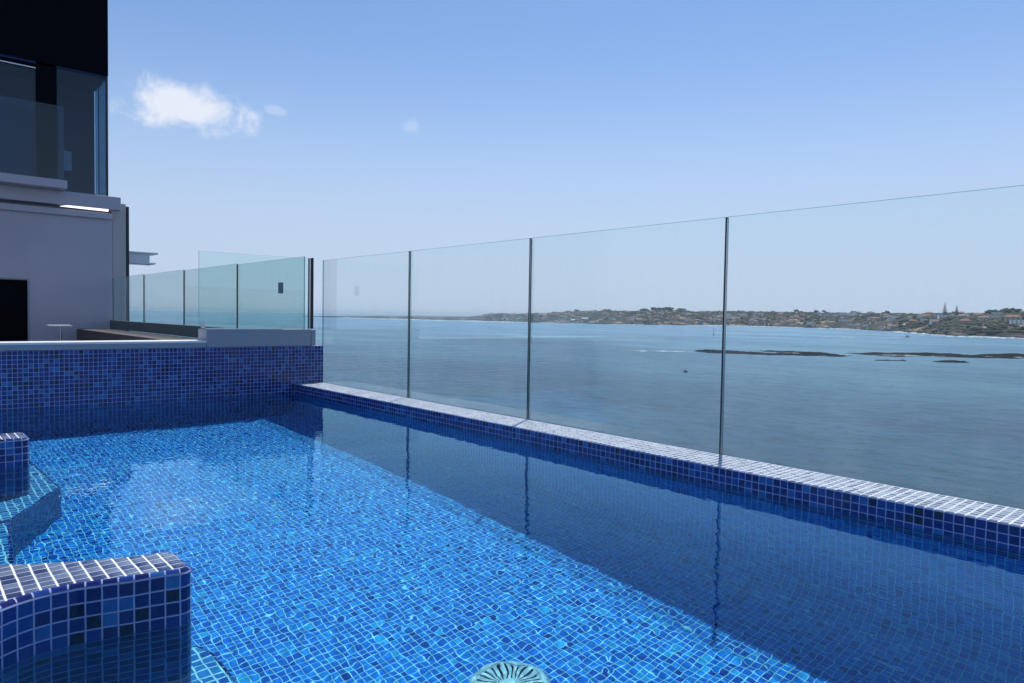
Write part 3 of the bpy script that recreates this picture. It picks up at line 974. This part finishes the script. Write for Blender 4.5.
def house_label(kk, x, tt):
    zone = next(n_ for lim, n_ in ZONES if x < lim)
    tier = ["near the shore", "low down", "half way up", "near the ridge"][min(3, int(tt * 4.2))]
    return KL[kk].replace("with a reddish hipped roof", "with reddish roof").replace("with a ", "with ") + " " + tier + ", " + zone


def house(kind, az, tt, rz, label, group, scale=1.0, parts=False):
    q = onland(az, tt)
    t_ = empty('house', q, -az + rz)
    t_.scale = (scale, scale, scale)
    da, db, dw = protos[kind]
    for nm, d in (('wall', da), ('roof', db)):
        o = bpy.data.objects.new(nm, d); C.objects.link(o); o.parent = t_
    for d in dw:
        o = bpy.data.objects.new('window', d); C.objects.link(o); o.parent = t_
    tag(t_, label, "house", group)
    return t_


rh = random.Random(5)
placed = []
n_h = 0
while n_h < 230:
    x = rh.uniform(484, 1060)
    az = px2az(x)
    tt = rh.uniform(0.06, 0.95)
    if x > 900 and tt < .25: continue
    q = onland(az, tt)
    if any((q - o_).length < 20 for o_ in placed): continue
    placed.append(q)
    kk = rh.choice([0, 0, 0, 1, 1, 2, 3, 3, 4, 5, 6, 6])
    house(kk, az, tt, rh.uniform(-.5, .5), house_label(kk, x, tt), 'houses on the far headland', rh.uniform(1.1, 1.65))
    n_h += 1

# long white sheds low on the left part of the headland
for (x, tt, L_, lab) in ((575, 0.10, 34, "left and lower of the two long white-roofed sheds near the shore"), (585, 0.18, 28, "right and upper of the two long white-roofed sheds near the shore")):
    q = onland(px2az(x), tt)
    t_ = empty('shed', q, -px2az(x))
    MB().box((-L_ / 2, -6, -1), (L_ / 2, 6, 3.4)).build('wall', walls[0], t_)
    b = MB()
    b.face([(-L_ / 2 - .5, -6.5, 3.45), (L_ / 2 + .5, -6.5, 3.45), (L_ / 2 + .5, 0, 6.2), (-L_ / 2 - .5, 0, 6.2)])
    b.face([(L_ / 2 + .5, 6.5, 3.45), (-L_ / 2 - .5, 6.5, 3.45), (-L_ / 2 - .5, 0, 6.2), (L_ / 2 + .5, 0, 6.2)])
    b.build('roof', roofs[2], t_)
    tag(t_, lab, "shed")
# old fort at the tip of the headland
q = onland(px2az(494), 0.25)
t_ = empty('fort', q, -px2az(494))
MB().box((-28, -12, -3), (28, 12, 7)).build('wall', walls[2], t_)
MB().box((-6, -8, 7.02), (4, 4, 12)).build('keep', walls[2], t_)
tag(t_, "low dark blocky fort at the left tip of the headland", "fort")
# ochre house on the right edge
house(2, px2az(1012), 0.42, 0.1, "larger ochre house high on the slope at the right edge of the photo", None, 1.9)

# surf and foam
m, t, out = newmat('foam')
geo = t.n('ShaderNodeNewGeometry').outputs['Position']
n1 = t.n('ShaderNodeTexNoise', {'Vector': geo, 'Scale': 0.09, 'Detail': 6.0, 'Roughness': 0.7}).outputs[0]
al = t.n('ShaderNodeMapRange', {0: n1, 1: 0.44, 2: 0.60, 3: 0.0, 4: 0.85}).outputs[0]
p = t.n('ShaderNodeBsdfPrincipled', {'Base Color': (0.80, 0.84, 0.86, 1), 'Roughness': 0.9, 'Alpha': al})
t.t.links.new(p.outputs[0], out.inputs[0])
mb = MB()
rs = random.Random(13)


def foam_strip(cx, cy, L_, wd, ang, z=0.12, ht=0.4):
    d = Vector((math.cos(ang), math.sin(ang))); nrm = Vector((-d.y, d.x))
    N = 12
    up_, lo_ = [], []
    for i in range(N + 1):
        s_ = (i / N - .5) * L_
        e = math.sin(math.pi * i / N) ** .6
        o_ = wd * .5 * math.sin(i * 1.3 + cx) * .4
        a = Vector((cx, cy)) + d * s_ + nrm * (o_ + wd * .5 * e * rs.uniform(.5, 1.2))
        b = Vector((cx, cy)) + d * s_ + nrm * (o_ - wd * .5 * e * rs.uniform(.5, 1.2))
        up_.append((a.x, a.y, SEA + z)); lo_.append((b.x, b.y, SEA + z))
    for i in range(N):
        c0 = tuple((p_ + q_) / 2 for p_, q_ in zip(lo_[i][:2], up_[i][:2])) + (SEA + z + ht * math.sin(math.pi * i / N) * rs.uniform(.6, 1),)
        c1 = tuple((p_ + q_) / 2 for p_, q_ in zip(lo_[i + 1][:2], up_[i + 1][:2])) + (SEA + z + ht * math.sin(math.pi * (i + 1) / N) * rs.uniform(.6, 1),)
        mb.face([lo_[i], lo_[i + 1], c1, c0])
        mb.face([c0, c1, up_[i + 1], up_[i]])



for i in range(190):
    x = rs.choice([rs.uniform(345, 520), rs.uniform(345, 520), rs.uniform(500, 1040), rs.uniform(690, 780)])
    az = px2az(x)
    off = rs.uniform(25, 70) if x > 520 else rs.uniform(10, 500)
    rg = interp(SHORE, az) - off
    foam_strip(rg * math.sin(az), rg * math.cos(az), rs.uniform(30, 130), rs.uniform(6, 16) if x > 520 else rs.uniform(14, 50), -az + rs.uniform(-.15, .15), 0.12 + i * .002, rs.uniform(1.2, 2.6))
for (cx, cy, L_, wd, ang) in ((425, 318, 60, 7, -.7), (500, 262, 50, 5, -.8), (566, 190, 60, 6, -.85), (620, 150, 50, 5, -.9), (520, 225, 26, 5, -.8), (478, 276, 30, 4, -.8), (1262, 440, 26, 5, -.9), (1120, 480, 60, 10, -1.0)):
    foam_strip(cx, cy, L_, wd, ang, 0.5)
o = mb.build('surf', m, merge=False)
tag(o, label="thin white surf along the far shore and around the reef", cat="surf", kind='stuff')

# reef: black rocks awash
rockm = plain('reef_rock', (0.012, 0.013, 0.015), 0.9, var=0.4, scale=0.3, spec=0.05)


def reef(p0, p1, wd, seed, label, hmax=2.2, cover=0.0):
    p0, p1 = Vector(p0), Vector(p1)
    d = (p1 - p0); L_ = d.length; d.normalize(); nrm = Vector((-d.y, d.x))
    nu, nv = max(10, int(L_ / 1.0)), max(8, int(wd / 1.0))
    org = (p0.x, p0.y, SEA)
    V = []
    for i in range(nu + 1):
        for j in range(nv + 1):
            s_, w_ = i / nu * L_, (j / nv - .5) * wd
            x, y = d.x * s_ + nrm.x * w_, d.y * s_ + nrm.y * w_
            e = (1 - (2 * j / nv - 1) ** 2) * min(1, i / nu * 9) * min(1, (1 - i / nu) * 9)
            nz = float(vnoise(x * .09, y * .09, seed)) * .9 + float(vnoise(x * .31, y * .31, seed + 1)) * .6 + float(vnoise(x * 1.1, y * 1.1, seed + 2)) * .35
            V.append((x, y, hmax * min(1.6, e * (1.0 + cover) - .75 + nz * .75)))
    F = [(i * (nv + 1) + j, (i + 1) * (nv + 1) + j, (i + 1) * (nv + 1) + j + 1, i * (nv + 1) + j + 1) for i in range(nu) for j in range(nv)]
    me = bpy.data.meshes.new('reef')
    me.from_pydata([(a, b, max(c, -1.5)) for a, b, c in V], [], F)
    o = link('reef', me, rockm)
    o.location = org
    tag(o, label, "reef")


reef((462, 311), (537, 224), 84, 3, "dark rocky reef awash crossing the nearest upright post", 1.0, .30)
reef((554, 224), (730, 84), 70, 8, "longest dark rocky reef awash running out at the right edge", 1.0, .70)
reef((474, 186), (496, 168), 12, 14, "small dark rock patch in front of the long right reef", 0.8, .5)
reef((500, 154), (518, 140), 10, 17, "smallest dark rock patch in front of the long reef near the right edge", 0.8, .5)

# boats and the channel marker
boat = empty('motorboat', (1277, 435, SEA), R(160))
hull = MB()
secs = [(-5.2, 1.5, .1), (-2, 1.7, 0), (2, 1.5, .1), (4.2, .8, .5), (5.4, .05, 1.2)]
ring = []
for x, hw, kz in secs:
    ring.append([(x, -hw, 1.3), (x, -hw * .75, .2 + kz * .3), (x, 0, -.4 + kz), (x, hw * .75, .2 + kz * .3), (x, hw, 1.3)])
for a, b in zip(ring[:-1], ring[1:]):
    for i in range(4): hull.face([a[i], b[i], b[i + 1], a[i + 1]])
    hull.face([a[4], b[4], b[0], a[0]])
hull.face(ring[0])
hull.build('hull', walls[0], boat)
MB().box((-1.8, -1.1, 1.32), (1.6, 1.1, 2.9)).build('cabin', plain('boat_dark', (0.05, 0.06, 0.08), .4), boat)
MB().tube([(-.4, 0, 2.9), (-.4, 0, 5.2)], .08, 6).build('mast', M['black_metal'], boat)
tag(boat, "small motorboat with a dark cabin on the water before the right shore", "boat")
bt = empty('dinghy', (278, 190, SEA), R(20))
hull = MB()
ring = [[(x, -hw, .55), (x, -hw * .7, .05), (x, hw * .7, .05), (x, hw, .55)] for x, hw in ((-1.7, .65), (0, .75), (1.2, .5), (1.9, .05))]
for a, b in zip(ring[:-1], ring[1:]):
    for i in range(3): hull.face([a[i], b[i], b[i + 1], a[i + 1]])
hull.face(ring[0])
hull.build('hull', plain('dinghy', (0.03, 0.04, 0.05), .5), bt)
MB().box((-1.9, -.15, .2), (-1.6, .15, 1.15)).build('outboard', M['black_metal'], bt)
MB().box((-.3, -.62, .38), (.0, .62, .43)).build('seat', M['white_paint'], bt)
tag(bt, "tiny dark dinghy alone on the open water left of the reef", "boat")
mk = empty('channel_marker', (983, 621, SEA))
MB().tube([(0, 0, -1), (0, 0, 1.2)], [1.3, 1.1], 12).build('float', plain('marker', (0.03, 0.05, 0.04), .5), mk)
MB().tube([(0, 0, 1.2), (0, 0, 8.5)], [.45, .25], 8).build('mast', M['black_metal'], mk)
MB().tube([(0, 0, 8.5), (0, 0, 10.2)], [.9, .1], 10).build('topmark', M['black_metal'], mk)
tag(mk, "thin dark channel marker standing in the water left of the nearest post", "marker")

# ------------------------------------------------------------------ sea air
hb = MB().box((-30000, -30000, SEA - 2.0), (30000, 30000, 75.0))
m, t, out = newmat('haze')
pv = t.n('ShaderNodeVolumePrincipled', {'Color': (0.74, 0.88, 1.0, 1), 'Density': 0.000045, 'Anisotropy': 0.3})
t.t.links.new(pv.outputs[0], out.inputs['Volume'])
o = hb.build('haze', m)
tag(o, label="thin pale blue sea haze over the bay and the far headland", cat="haze", kind='stuff')
